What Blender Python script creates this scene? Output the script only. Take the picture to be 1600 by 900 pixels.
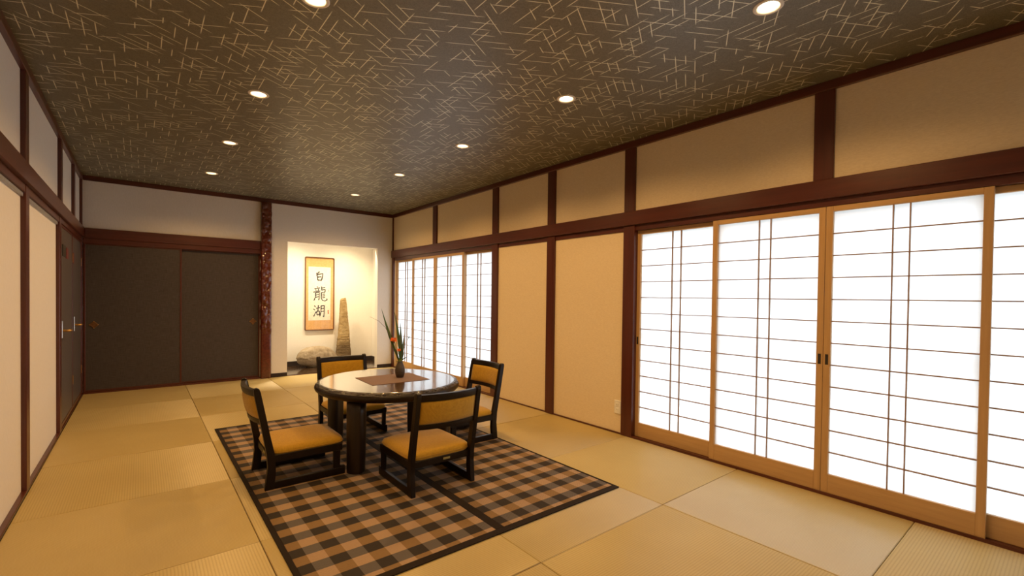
import bpy, bmesh, math, random
from mathutils import Vector, Matrix, noise as mnoise

for o in list(bpy.data.objects): bpy.data.objects.remove(o)
SC = bpy.context.scene
COL = SC.collection
PI = math.pi

# ------------------------------------------------------------------ camera
cam = bpy.data.cameras.new('camera'); camo = bpy.data.objects.new('camera', cam); COL.objects.link(camo)
cam.sensor_fit = 'HORIZONTAL'; cam.sensor_width = 36.0
cam.lens = 720.461 / 1600 * 36; cam.shift_y = 24.41 / 1600
cam.clip_start = .02
yaw, pit, rol = 0.677903, -0.014594, 0.012550
fw = Vector((math.sin(yaw)*math.cos(pit), math.cos(yaw)*math.cos(pit), math.sin(pit)))
rt = Vector((math.cos(yaw), -math.sin(yaw), 0)); up = rt.cross(fw)
r2 = rt*math.cos(rol) + up*math.sin(rol); u2 = -rt*math.sin(rol) + up*math.cos(rol)
M = Matrix.Identity(4)
for i in range(3):
    M[i][0] = r2[i]; M[i][1] = u2[i]; M[i][2] = -fw[i]
M[0][3], M[1][3], M[2][3] = 0, 0, 1.2
camo.matrix_world = M
SC.camera = camo

# ------------------------------------------------------------------ world, exposure
W = bpy.data.worlds.new('world'); SC.world = W; W.use_nodes = True
bg = W.node_tree.nodes['Background']
bg.inputs[0].default_value = (.80, .91, 1.0, 1); bg.inputs[1].default_value = 4.0
SC.view_settings.view_transform = 'Standard'; SC.view_settings.look = 'None'
SC.view_settings.gamma = 1; SC.view_settings.use_curve_mapping = False
SC.view_settings.exposure = 0.12
LAMP_W = 36.0                      # watts of one ceiling downlight
LAMP_C = (1.0, .575, .21)
ALCOVE_W = 150.0

# ------------------------------------------------------------------ main dimensions (metres)
XL, XR, YB, YF = -.526, 3.30, 7.304, -.56
ZC = 2.55            # ceiling
ZM = 2.494           # underside of ceiling trim
ZN, ZNB, ZK = 1.946, 1.828, 1.782   # tie beam top / bottom, door head bottom

# ------------------------------------------------------------------ node helpers
class G:
    def __init__(s, name):
        s.m = bpy.data.materials.new(name); s.m.use_nodes = True
        s.t = s.m.node_tree; s.t.nodes.clear()
        s.out = s.t.nodes.new('ShaderNodeOutputMaterial')
    def put(s, node, key, v):
        if v is None: return
        sock = node.inputs[key]
        if isinstance(v, bpy.types.NodeSocket): s.t.links.new(v, sock)
        else:
            if hasattr(sock.default_value, '__len__') and not hasattr(v, '__len__'): v = (v, v, v)
            if sock.type == 'RGBA' and len(v) == 3: v = (*v, 1)
            sock.default_value = v
    def n(s, typ, props=None, **inp):
        nd = s.t.nodes.new(typ)
        for k, v in (props or {}).items(): setattr(nd, k, v)
        for k, v in inp.items(): s.put(nd, k.replace('_', ' '), v)
        return nd
    def math(s, op, a, b=None, c=None):
        nd = s.t.nodes.new('ShaderNodeMath'); nd.operation = op
        for i, v in enumerate((a, b, c)):
            if v is not None: s.put(nd, i, v)
        return nd.outputs[0]
    def mix(s, f, a, b, blend='MIX'):
        nd = s.t.nodes.new('ShaderNodeMix'); nd.data_type = 'RGBA'; nd.blend_type = blend
        s.put(nd, 0, f); s.put(nd, 6, a); s.put(nd, 7, b); return nd.outputs[2]
    def pos(s):
        return s.n('ShaderNodeTexCoord').outputs['Object']
    def sep(s, v):
        nd = s.n('ShaderNodeSeparateXYZ'); s.put(nd, 0, v); return nd.outputs
    def scale(s, v, sc, rot=(0, 0, 0), loc=(0, 0, 0)):
        nd = s.n('ShaderNodeMapping'); s.put(nd, 'Vector', v)
        nd.inputs['Scale'].default_value = sc; nd.inputs['Rotation'].default_value = rot; nd.inputs['Location'].default_value = loc
        return nd.outputs[0]
    def noise(s, v, scale=5, detail=3, rough=.5):
        return s.n('ShaderNodeTexNoise', Vector=v, Scale=scale, Detail=detail, Roughness=rough).outputs[0]
    def ramp(s, f, stops):
        nd = s.n('ShaderNodeValToRGB'); s.put(nd, 0, f)
        e = nd.color_ramp.elements
        while len(e) < len(stops): e.new(.5)
        for el, (p, c) in zip(e, stops): el.position = p; el.color = (*c, 1)
        return nd.outputs[0]
    def bump(s, h, strength=.3, dist=.002):
        nd = s.n('ShaderNodeBump', Height=h, Strength=strength, Distance=dist); return nd.outputs[0]
    def pbr(s, color, rough=.5, normal=None, **kw):
        b = s.n('ShaderNodeBsdfPrincipled'); s.put(b, 'Base Color', color); s.put(b, 'Roughness', rough)
        if normal is not None: s.put(b, 'Normal', normal)
        for k, v in kw.items(): s.put(b, k.replace('_', ' '), v)
        s.t.links.new(b.outputs[0], s.out.inputs[0]); return s.m

MAT = {}
def wood(name, a, b, rough=.35, stretch=(30, 30, 2.5), coat=0.0, bump=.08, spec=.5):
    g = G(name); p = g.pos()
    f = g.noise(g.scale(p, stretch), 1.0, 5, .6)
    c = g.ramp(f, [(.3, a), (.7, b)])
    MAT[name] = g.pbr(c, rough, g.bump(f, bump, .002), Coat_Weight=coat, Coat_Roughness=.15, Specular_IOR_Level=spec)
wood('red_wood_v', (.060, .0115, .0065), (.092, .018, .010), .34, (30, 30, 2.0), .15)
wood('red_wood_y', (.060, .0115, .0065), (.092, .018, .010), .34, (30, 2.0, 30), .15)
wood('red_wood_x', (.060, .0115, .0065), (.092, .018, .010), .34, (2.0, 30, 30), .15)
wood('shoji_wood_v', (.45, .275, .120), (.55, .345, .155), .45, (40, 40, 2.5))
wood('shoji_wood_y', (.45, .275, .120), (.55, .345, .155), .45, (40, 2.5, 40))
wood('lattice_wood', (.26, .15, .075), (.32, .19, .095), .5, (40, 8, 40))
wood('chair_wood', (.0060, .0034, .0024), (.012, .0062, .004), .36, (30, 30, 4), .0, .08, .25)
wood('frame_wood', (.11, .040, .015), (.15, .055, .02), .35)
wood('alcove_floor', (.035, .019, .010), (.065, .036, .018), .16, (1.5, 30, 30), .5)
wood('leg_wood', (.0065, .0034, .002), (.020, .0095, .0045), .34, (45, 45, 1.5), .05, .35, .4)

def plaster(name, a, b, sc=220, rough=.9, stretch=(1, 1, 1), bump=.25):
    g = G(name); p = g.pos()
    f = g.noise(g.scale(p, stretch), sc, 2, .6)
    MAT[name] = g.pbr(g.ramp(f, [(.3, a), (.7, b)]), rough, g.bump(f, bump, .001), Specular_IOR_Level=.2)
plaster('white_wall', (.68, .655, .625), (.74, .715, .69), 60, .9, (4, 4, .5), .15)
plaster('white_wall_lit', (.78, .75, .69), (.82, .79, .74), 60, .9, (4, 4, .5), .1)  # white wall colour lightened so the alcove looks brightly lit
plaster('beige_wall', (.72, .60, .42), (.80, .68, .49), 60, .9, (1, .8, 4), .12)
plaster('dark_base', (.030, .021, .019), (.042, .03, .027), 60, .6)
plaster('outdoor_concrete', (.42, .42, .40), (.5, .5, .48), 12, .9)

def fabric_dark():
    g = G('fusuma_paper'); p = g.pos()
    f1 = g.noise(g.scale(p, (12, 12, 260)), 1, 2, .6); f2 = g.noise(g.scale(p, (260, 260, 12)), 1, 2, .6)
    f = g.math('MULTIPLY', g.math('ADD', f1, f2), .5)
    c = g.ramp(f, [(.32, (.034, .027, .025)), (.68, (.080, .065, .062))])
    MAT['fusuma_paper'] = g.pbr(c, .6, g.bump(f, .3, .001), Specular_IOR_Level=.35)
fabric_dark()
plaster('door_laminate_sheen', (.085, .070, .066), (.115, .097, .092), 40, .42, (30, 30, 1), .05)  # grey-brown laminate, lightened: window reflection put into the base colour

def tatami(name, rib_axis):
    """straw mat; rib_axis is the direction the woven ribs run in"""
    g = G(name); p = g.pos(); x, y, z = g.sep(p)
    across = y if rib_axis == 'x' else x
    ph = g.math('MULTIPLY', across, 2*PI/.0125)
    rib = g.math('POWER', g.math('ABSOLUTE', g.math('SINE', g.math('MULTIPLY', ph, .5))), .7)
    st = (9, 420, 1) if rib_axis == 'y' else (420, 9, 1)      # reeds run across the ribs
    reed = g.noise(g.scale(p, st), 1, 2, .6)
    blot = g.noise(p, 2.2, 3, .5)
    rnd = g.n('ShaderNodeObjectInfo').outputs['Random']
    f = g.math('ADD', g.math('MULTIPLY', reed, .40), g.math('ADD', g.math('MULTIPLY', blot, .45), g.math('MULTIPLY', rnd, .12)))
    c = g.ramp(f, [(.25, (.48, .365, .145)), (.75, (.62, .50, .225))])
    c = g.mix(g.math('MULTIPLY', g.math('SUBTRACT', 1, rib), .55), c, (.33, .22, .08))
    h = g.math('ADD', g.math('MULTIPLY', rib, 1.0), g.math('MULTIPLY', reed, .35))
    tan = g.n('ShaderNodeCombineXYZ', X=1.0 if rib_axis == 'x' else 0.0, Y=1.0 if rib_axis == 'y' else 0.0)
    MAT[name] = g.pbr(c, .50, g.bump(h, .12, .0012), Anisotropic=.95, Tangent=tan.outputs[0], IOR=1.75)
tatami('tatami_ribs_x', 'x'); tatami('tatami_ribs_y', 'y')

def kagome_ceiling():
    g = G('ceiling_paper'); p = g.pos(); x, y, z = g.sep(p)
    total = None
    for k, ang in enumerate((30, 90, 150)):
        a = math.radians(ang); ca, sa = math.cos(a), math.sin(a)
        u = g.math('ADD', g.math('MULTIPLY', x, ca), g.math('MULTIPLY', y, sa))
        v = g.math('ADD', g.math('MULTIPLY', x, -sa), g.math('MULTIPLY', y, ca))
        for lay in range(2):
            s = .104
            vs = g.math('ADD', g.math('DIVIDE', v, s), 17.3*k + .5*lay)
            row = g.math('FLOOR', vs); fv = g.math('SUBTRACT', g.math('SUBTRACT', vs, row), .5)
            w1 = g.n('ShaderNodeTexWhiteNoise', {'noise_dimensions': '2D'}, Vector=g.n('ShaderNodeCombineXYZ', X=row, Y=3.7*k+lay).outputs[0]).outputs[0]
            us = g.math('ADD', g.math('DIVIDE', u, .26), g.math('MULTIPLY', w1, 9.0))
            cu = g.math('FLOOR', us); fu = g.math('SUBTRACT', g.math('SUBTRACT', us, cu), .5)
            wn = g.n('ShaderNodeTexWhiteNoise', {'noise_dimensions': '3D'}, Vector=g.n('ShaderNodeCombineXYZ', X=row, Y=cu, Z=5.1*k+lay).outputs[0])
            r1, r2_, r3 = g.sep(wn.outputs[1])
            half = g.math('ADD', .13, g.math('MULTIPLY', r2_, .34))          # half length in cells
            t = g.math('DIVIDE', g.math('ABSOLUTE', fu), half)
            taper = g.math('MAXIMUM', g.math('SUBTRACT', 1, g.math('POWER', t, 2.2)), 0)
            jit = g.math('MULTIPLY', g.math('SUBTRACT', r3, .5), .09)
            d = g.math('ABSOLUTE', g.math('SUBTRACT', fv, jit))
            line = g.math('SUBTRACT', 1, g.math('SMOOTHSTEP', d, .012, .055)) if False else None
            nd = g.n('ShaderNodeMapRange', {'interpolation_type': 'SMOOTHSTEP'})
            g.put(nd, 0, d); g.put(nd, 1, .009); g.put(nd, 2, .032); g.put(nd, 3, 1.0); g.put(nd, 4, 0.0)
            on = g.math('LESS_THAN', r1, .60)
            m = g.math('MULTIPLY', g.math('MULTIPLY', nd.outputs[0], g.math('MINIMUM', g.math('MULTIPLY', taper, 1.6), 1)), on)
            total = m if total is None else g.math('MAXIMUM', total, m)
    fine = g.noise(p, 260, 2, .7)
    cloud = g.noise(p, 90, 3, .7)
    base = g.ramp(g.math('ADD', g.math('MULTIPLY', fine, .6), g.math('MULTIPLY', cloud, .4)), [(.35, (.078, .069, .045)), (.68, (.21, .190, .135))])
    c = g.mix(g.math('MULTIPLY', total, .9), base, (.86, .82, .60))
    rough = g.math('SUBTRACT', .44, g.math('MULTIPLY', total, .08))
    MAT['ceiling_paper'] = g.pbr(c, rough, g.bump(g.math('ADD', fine, total), .15, .001), Metallic=g.math('MULTIPLY', total, .15), Specular_IOR_Level=.5)
kagome_ceiling()

def paper():
    g = G('shoji_paper'); p = g.pos()
    f = g.noise(p, 14, 4, .6)
    c = g.ramp(f, [(.2, (.90, .92, .94)), (.8, (.97, .975, .98))])
    t = g.n('ShaderNodeBsdfTranslucent', Color=c); d = g.n('ShaderNodeBsdfDiffuse', Color=(.80, .80, .80))
    mx = g.n('ShaderNodeMixShader', Fac=.55); g.t.links.new(d.outputs[0], mx.inputs[1]); g.t.links.new(t.outputs[0], mx.inputs[2])
    g.t.links.new(mx.outputs[0], g.out.inputs[0]); MAT['shoji_paper'] = g.m
paper()

def plaid():
    g = G('plaid_weave'); p = g.pos(); x, y, z = g.sep(p)
    cell = .0775
    def alt(c, off):
        a = g.math('FLOOR', g.math('DIVIDE', g.math('SUBTRACT', c, off), cell))
        return g.math('FLOORED_MODULO', a, 2.0)
    xp = g.math('SUBTRACT', x, g.math('MULTIPLY', g.math('GREATER_THAN', x, 1.445), .0))
    ax_l = alt(x, .591); ax_r = alt(x, 1.526)
    isr = g.math('GREATER_THAN', x, 1.445)
    ax = g.math('ADD', g.math('MULTIPLY', ax_l, g.math('SUBTRACT', 1, isr)), g.math('MULTIPLY', ax_r, isr))   # 0 = light column
    ay = alt(y, 2.2135 - .0775)        # 0 = tan row
    dark = g.mix(ax, (.135, .115, .106), (.028, .020, .016))
    tan = g.mix(ax, (.46, .305, .185), (.28, .165, .066))
    c = g.mix(ay, tan, dark)
    wv = g.n('ShaderNodeTexChecker', Vector=p, Scale=230.0).outputs[1]
    nz = g.noise(p, 180, 2, .6)
    c = g.mix(g.math('MULTIPLY', g.math('MULTIPLY', wv, nz), .7), c, (.02, .013, .009))
    MAT['plaid_weave'] = g.pbr(c, .75, g.bump(g.math('ADD', wv, nz), .4, .0015), Specular_IOR_Level=.3)
plaid()

def cloth(name, a, b, sc=420):
    g = G(name); p = g.pos()
    w1 = g.noise(g.scale(p, (sc, 40, sc)), 1, 1, .5); w2 = g.noise(g.scale(p, (40, sc, 40)), 1, 1, .5)
    f = g.math('MULTIPLY', g.math('ADD', w1, w2), .5)
    MAT[name] = g.pbr(g.ramp(f, [(.3, a), (.7, b)]), .8, g.bump(f, .5, .0015), Sheen_Weight=.25, Specular_IOR_Level=.25)
cloth('gold_cloth', (.36, .190, .008), (.52, .300, .018))
plaster('rug_binding', (.015, .009, .006), (.024, .015, .010), 300, .85)
cloth('place_mat', (.13, .062, .030), (.19, .095, .048), 300)
cloth('brocade', (.62, .36, .14), (.74, .46, .20), 120)

def tabletop():
    g = G('table_lacquer'); p = g.pos(); x, y, z = g.sep(p)
    f = g.noise(g.scale(p, (34, 3.0, 30)), 1, 5, .65)
    plank = g.n('ShaderNodeTexWhiteNoise', {'noise_dimensions': '1D'}, W=g.math('FLOOR', g.math('DIVIDE', x, .165))).outputs[0]
    fr = g.math('ABSOLUTE', g.math('SUBTRACT', g.math('FRACT', g.math('DIVIDE', x, .165)), .5))
    seam = g.math('GREATER_THAN', fr, .488)
    c = g.ramp(g.math('ADD', g.math('MULTIPLY', f, .8), g.math('MULTIPLY', plank, .2)), [(.3, (.050, .024, .010)), (.72, (.135, .068, .028))])
    c = g.mix(g.math('MULTIPLY', seam, .8), c, (.012, .007, .004))
    h = g.math('SUBTRACT', f, g.math('MULTIPLY', seam, .6))
    MAT['table_lacquer'] = g.pbr(c, .20, g.bump(h, .40, .002), Coat_Weight=1.0, Coat_Roughness=.08, Coat_IOR=1.6, Coat_Normal=g.bump(h, .12, .002), Specular_IOR_Level=.15)
    g = G('table_edge'); p = g.pos(); f = g.noise(p, 60, 3, .6)
    MAT['table_edge'] = g.pbr(g.ramp(f, [(.3, (.008, .0045, .003)), (.7, (.020, .010, .0055))]), .34, g.bump(f, .4, .003), Specular_IOR_Level=.3)
    g = G('hewn_edge'); p = g.pos(); f = g.noise(p, 90, 3, .6)
    MAT['hewn_edge'] = g.pbr(g.ramp(f, [(.3, (.008, .0045, .003)), (.7, (.030, .015, .007))]), .22, g.bump(f, .8, .006), Coat_Weight=.2, Coat_Roughness=.1)
tabletop()

def stone(name, a, b, c3, layered=False):
    g = G(name); p = g.pos()
    f = g.noise(p, 9, 6, .65); f2 = g.noise(p, 70, 4, .7)
    c = g.ramp(f, [(.3, a), (.5, b), (.72, c3)])
    c = g.mix(g.math('MULTIPLY', f2, .3), c, g.mix(.5, a, (.08, .06, .04)))
    h = g.math('ADD', f, f2)
    if layered:
        l = g.noise(g.scale(p, (3, 3, 60)), 1, 4, .6); h = g.math('ADD', h, l)
        x, y, z = g.sep(p)
        low = g.n('ShaderNodeMapRange'); g.put(low, 0, g.math('ADD', z, g.math('MULTIPLY', f, .2))); g.put(low, 1, .40); g.put(low, 2, .60)
        c = g.mix(g.math('MULTIPLY', g.math('SUBTRACT', 1, low.outputs[0]), .75), c, (.11, .075, .045))
        c = g.mix(g.math('MULTIPLY', l, .4), c, (.12, .08, .04))
    MAT[name] = g.pbr(c, .85, g.bump(h, 1.0, .02), Specular_IOR_Level=.3)
stone('boulder_stone', (.22, .165, .105), (.42, .34, .235), (.56, .47, .36))
stone('pillar_stone', (.26, .165, .06), (.56, .40, .18), (.70, .55, .31), True)

def plain(name, c, rough=.5, **kw):
    g = G(name); p = g.pos(); f = g.noise(p, 30, 2, .5)
    c2 = tuple(v*.86 for v in c)
    MAT[name] = g.pbr(g.ramp(f, [(.3, c2), (.7, c)]), rough, **kw)
plain("white_plastic", (.88, .86, .82), .4)
plain('socket_slot', (.20, .17, .13), .5)
plain('dark_pull', (.022, .015, .013), .35)
plain('brass', (.60, .36, .12), .35, Metallic=.9)
plain('steel', (.62, .60, .58), .28, Metallic=.9)
plain('bronze_pull', (.20, .10, .045), .4, Metallic=.7)
plain('trim_ring', (.78, .70, .60), .35)
plain('calligraphy_paper', (.84, .80, .70), .85)
plain('ink', (.035, .028, .02), .8)
plain('seal_red', (.55, .16, .06), .8)
plain('faint_ink', (.42, .36, .28), .8)
plain('leaf', (.060, .125, .035), .45)
plain('leaf_pale', (.24, .32, .055), .45)
plain('leaf_grey', (.085, .135, .075), .45)
plain('flower', (.80, .15, .015), .6)
plain('twig', (.13, .09, .04), .6)
plain('door_mark_dark', (.035, .030, .022), .5)
plain('door_mark_red', (.17, .035, .035), .5)
plain('rail_grey', (.42, .42, .44), .35, Metallic=.4)
plain('sash', (.35, .34, .33), .4, Metallic=.3)
plain('tag_plate', (.36, .32, .12), .35, Metallic=.6)

def vase_mat():
    g = G('vase_glaze'); p = g.pos(); x, y, z = g.sep(p)
    f = g.noise(g.scale(p, (20, 20, 60)), 1, 4, .6)
    MAT['vase_glaze'] = g.pbr(g.ramp(f, [(.3, (.030, .022, .017)), (.7, (.085, .062, .045))]), .38, g.bump(f, .3, .002))
vase_mat()

def carved():
    g = G('carved_lacquer'); p = g.pos(); f = g.noise(p, 45, 4, .6)
    MAT['carved_lacquer'] = g.pbr(g.ramp(f, [(.3, (.060, .009, .004)), (.7, (.125, .022, .009))]), .16, g.bump(f, .35, .004), Coat_Weight=.6, Coat_Roughness=.08)
carved()

def glow(name, col, s):
    g = G(name); p = g.pos(); f = g.noise(p, 20, 1, .5)
    e = g.n('ShaderNodeEmission', Color=g.ramp(f, [(0, col), (1, tuple(min(1, c*1.02) for c in col))]), Strength=s)
    g.t.links.new(e.outputs[0], g.out.inputs[0]); MAT[name] = g.m
glow('lamp_glow', (1.0, .86, .60), 14.0)

def pane():
    g = G('picture_glass'); lw = g.n('ShaderNodeLayerWeight', Blend=.5)
    f = g.math('ADD', .045, g.math('MULTIPLY', g.math('POWER', lw.outputs['Facing'], 4.0), .9))
    t = g.n('ShaderNodeBsdfTransparent'); gl = g.n('ShaderNodeBsdfGlossy', Roughness=.03)
    mx = g.n('ShaderNodeMixShader'); g.put(mx, 0, f); g.t.links.new(t.outputs[0], mx.inputs[1]); g.t.links.new(gl.outputs[0], mx.inputs[2])
    g.t.links.new(mx.outputs[0], g.out.inputs[0]); MAT['picture_glass'] = g.m
pane()

# ------------------------------------------------------------------ mesh helpers
def link(name, me, mat=None, parent=None, smooth=False):
    o = bpy.data.objects.new(name, me); COL.objects.link(o)
    if mat and not me.materials: me.materials.append(MAT[mat])
    if smooth:
        for f in me.polygons: f.use_smooth = True
    if parent: o.parent = parent
    return o
def from_bm(name, bm, mat, parent=None, smooth=False):
    me = bpy.data.meshes.new(name); bmesh.ops.recalc_face_normals(bm, faces=bm.faces[:]); bm.to_mesh(me); bm.free()
    return link(name, me, mat, parent, smooth)
def add_box(bm, lo, hi, bev=0.0):
    r = bmesh.ops.create_cube(bm, size=1.0)
    vs = r['verts']
    for v in vs:
        v.co = Vector([lo[i] + (v.co[i]+.5)*(hi[i]-lo[i]) for i in range(3)])
    if bev > 0:
        es = list({e for v in vs for e in v.link_edges})
        bmesh.ops.bevel(bm, geom=es, offset=bev, segments=1, affect='EDGES', profile=.5)
def box(name, lo, hi, mat, parent=None, bev=0.0):
    bm = bmesh.new(); add_box(bm, lo, hi, bev); return from_bm(name, bm, mat, parent)
def boxes(name, lst, mat, parent=None, bev=0.0):
    bm = bmesh.new()
    for lo, hi in lst: add_box(bm, lo, hi, bev)
    return from_bm(name, bm, mat, parent)
def prism(bm, poly, axis, a, b):
    """extrude a 2D polygon along an axis; poly in the other two axes in order"""
    idx = [i for i in range(3) if i != axis]
    def mk(p, t):
        c = [0, 0, 0]; c[axis] = t; c[idx[0]] = p[0]; c[idx[1]] = p[1]; return bm.verts.new(c)
    A = [mk(p, a) for p in poly]; B = [mk(p, b) for p in poly]
    bm.faces.new(A); bm.faces.new(B[::-1])
    n = len(poly)
    for i in range(n): bm.faces.new((A[i], A[(i+1) % n], B[(i+1) % n], B[i]))
def rings(bm, lst, cap0=True, cap1=True):
    R = [[bm.verts.new(c) for c in r] for r in lst]
    n = len(R[0])
    for a, b in zip(R, R[1:]):
        for i in range(n): bm.faces.new((a[i], a[(i+1) % n], b[(i+1) % n], b[i]))
    if cap0: bm.faces.new(R[0][::-1])
    if cap1: bm.faces.new(R[-1])
    return R
def lathe(bm, prof, c=(0, 0, 0), n=24, cap0=True, cap1=True):
    rings(bm, [[(c[0]+r*math.cos(2*PI*i/n), c[1]+r*math.sin(2*PI*i/n), c[2]+z) for i in range(n)] for r, z in prof], cap0, cap1)
def tube(bm, pts, radii, n=8):
    pts = [Vector(p) for p in pts]; L = []
    for k, p in enumerate(pts):
        d = (pts[min(k+1, len(pts)-1)] - pts[max(k-1, 0)]).normalized()
        a = d.orthogonal().normalized() if abs(d.z) > .9 else d.cross(Vector((0, 0, 1))).normalized()
        b = d.cross(a)
        L.append([p + (a*math.cos(2*PI*i/n) + b*math.sin(2*PI*i/n))*radii[k] for i in range(n)])
    rings(bm, L)
def empty(name, loc=(0, 0, 0), rz=0):
    o = bpy.data.objects.new(name, None); COL.objects.link(o); o.location = loc; o.rotation_euler = (0, 0, rz); o.empty_display_size = .1
    return o
def tag(o, label, cat=None, group=None, kind=None):
    if label: o['label'] = label
    if cat: o['category'] = cat
    if group: o['group'] = group
    if kind: o['kind'] = kind
    return o
def struct(o, label, cat): return tag(o, label, cat, None, 'structure')
def copy_tree(o, parent=None):
    c = o.copy(); COL.objects.link(c); c.parent = parent
    for ch in list(o.children): copy_tree(ch, c)
    return c

# ================================================================== THE ROOM
random.seed(4)
# ---- unseen ground, added to light the screens from below
struct(box('bounce_ground', (-14, -14, -.60), (24, 24, -.45), 'outdoor_concrete'), 'unseen pale ground added outside to light the paper screens from below', 'ground')

# ---- floor of tatami mats
floor = struct(box('floor', (XL-.12, YF-.1, -.40), (XR+.16, YB+.02, -.055), 'alcove_floor'), 'floor laid with square straw tatami mats', 'floor')
XS = [XL, .452, 1.413, 2.375, XR]
Y0, PY = .56, .9625
j = -2
while True:
    ya = max(Y0 + j*PY, YF); yb = min(Y0 + (j+1)*PY, YB)
    if ya >= YB - .03: break
    if yb - YB > -.05: yb = YB
    for i in range(4):
        if yb - ya < .05: continue
        ax = 'x' if (i + j) % 2 == 0 else 'y'
        dz = -.0006*((i*3 + j*5) % 4)
        box('tatami_mat', (XS[i]+.0015, ya+.0015, -.055), (XS[i+1]-.0015, yb-.0015, dz), 'tatami_ribs_'+ax, floor, .003)
    j += 1

# ---- ceiling with round holes for the downlights
LX = (.62, 2.25); LY = (6.19, 4.83, 3.53, 2.235, .94)
bm = bmesh.new()
es = []
def loop(pts):
    vs = [bm.verts.new((p[0], p[1], ZC)) for p in pts]
    for a, b in zip(vs, vs[1:]+vs[:1]): es.append(bm.edges.new((a, b)))
loop([(XL-.1, YF-.1), (XR+.12, YF-.1), (XR+.12, YB+.05), (XL-.1, YB+.05)])
for x in LX:
    for y in LY: loop([(x+.047*math.cos(2*PI*i/24), y+.047*math.sin(2*PI*i/24)) for i in range(24)])
bmesh.ops.triangle_fill(bm, use_beauty=True, use_dissolve=False, edges=es)
for f in bm.faces:
    if f.normal.z > 0: f.normal_flip()
me = bpy.data.meshes.new('ceiling'); bm.to_mesh(me); bm.free()
ceiling = struct(link('ceiling', me, 'ceiling_paper'), 'dark olive papered ceiling with scattered gold basket-weave lines', 'ceiling')
box('light_block_slab', (XL-.15, YF-.15, ZC+.14), (XR+.2, 8.5, ZC+.22), 'dark_base', ceiling)  # unseen slab added above the ceiling to keep sky light out

# ---- right wall
def wall_box(name, lst, mat): return boxes(name, lst, mat)
xr0, xr1 = XR+.006, XR+.15
OP = [(-.43, 2.437), (4.484, 7.236)]
wr = wall_box('wall_right', [
    ((xr0, YF-.1, ZK+.02), (xr1, YB+.1, ZC+.14)), ((xr0, YF-.1, -.4), (xr1, OP[0][0], ZK+.02)),
    ((xr0, OP[0][1], -.4), (xr1, OP[1][0], ZK+.02)), ((xr0, OP[1][1], -.4), (xr1, YB+.1, ZK+.02)),
    ((xr0, OP[0][0], -.4), (xr1, OP[0][1], -.001)), ((xr0, OP[1][0], -.4), (xr1, OP[1][1], -.001))], 'beige_wall')
struct(wr, 'beige papered wall with dark red timber posts, along the paper screens', 'wall')
xp = XR-.015          # face of the posts
xn = XR-.032          # face of the tie beam
for yc in (-.49, 2.4825, 3.459, 4.4255):
    box('post', (xp, yc-.0575, 0), (xr0+.05, yc+.0575, ZNB), 'red_wood_v', wr, .003)
for yc in (-.49, 1.03, 2.4825, 3.459, 4.4255, 5.878):
    box('upper_post', (xp, yc-.0545, ZN), (xr0+.02, yc+.0545, ZM), 'red_wood_v', wr, .003)
box('post', (xp-.004, 7.238, 0), (xr0+.05, YB, ZNB), 'red_wood_v', wr, .003)
box('upper_post', (xp, YB-.018, ZN), (xr0+.02, YB, ZM), 'red_wood_v', wr, .002)
box('tie_beam', (xn, YF, ZNB), (xr0+.02, YB-.001, ZN), 'red_wood_y', wr, .004)
seg = [YF, -.49, 2.4825, 3.459, 4.4255, YB-.03]
for a, b in zip(seg, seg[1:]):
    box('head_rail', (XR-.004, a+.0575, ZK), (xr1, b-.0575, ZNB), 'red_wood_y', wr, .002)
for a, b in ((2.54, 3.4015), (3.5165, 4.368)):
    box('floor_strip', (XR-.006, a, 0), (xr0+.03, b, .012), 'red_wood_y', wr)
for a, b in OP:
    boxes('sill', [((XR-.012, a, -.02), (XR-.002, b, .017)), ((XR-.002, a, -.02), (xr1, b, .011))], 'red_wood_y', wr)
    # outer metal sash seen only as a soft shade on the paper
    L = [((XR+.125, a, .885), (XR+.14, b, .915)), ((XR+.125, a, .011), (XR+.14, b, .04)), ((XR+.125, a, ZK-.02), (XR+.14, b, ZK))]
    L += [((XR+.126, y-.012, .04), (XR+.139, y+.012, ZK-.02)) for y in (a+.012, (a+b)/2, b-.012)]
    boxes('outer_sash', L, 'sash', wr)
box('ceiling_trim', (XR-.020, YF, ZM), (xr0+.02, YB, ZC), 'red_wood_y', wr, .003)

# wall socket (outlet plate) on the right wall
t = empty('wall_outlet', (XR+.006, 2.585, .234)); tag(t, 'white plastic wall outlet plate low beside the near screens', 'outlet')
box('plate', (-.008, -.036, -.06), (0, .036, .06), 'white_plastic', t, .003)
for zz in (-.022, .022):
    s_ = box('socket', (-.0105, -.018, zz-.016), (-.006, .018, zz+.016), 'white_plastic', t, .001)
    for yy in (-.006, .006): box('slot', (-.0112, yy-.0012, zz-.006), (-.0098, yy+.0012, zz+.006), 'socket_slot', s_)

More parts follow.
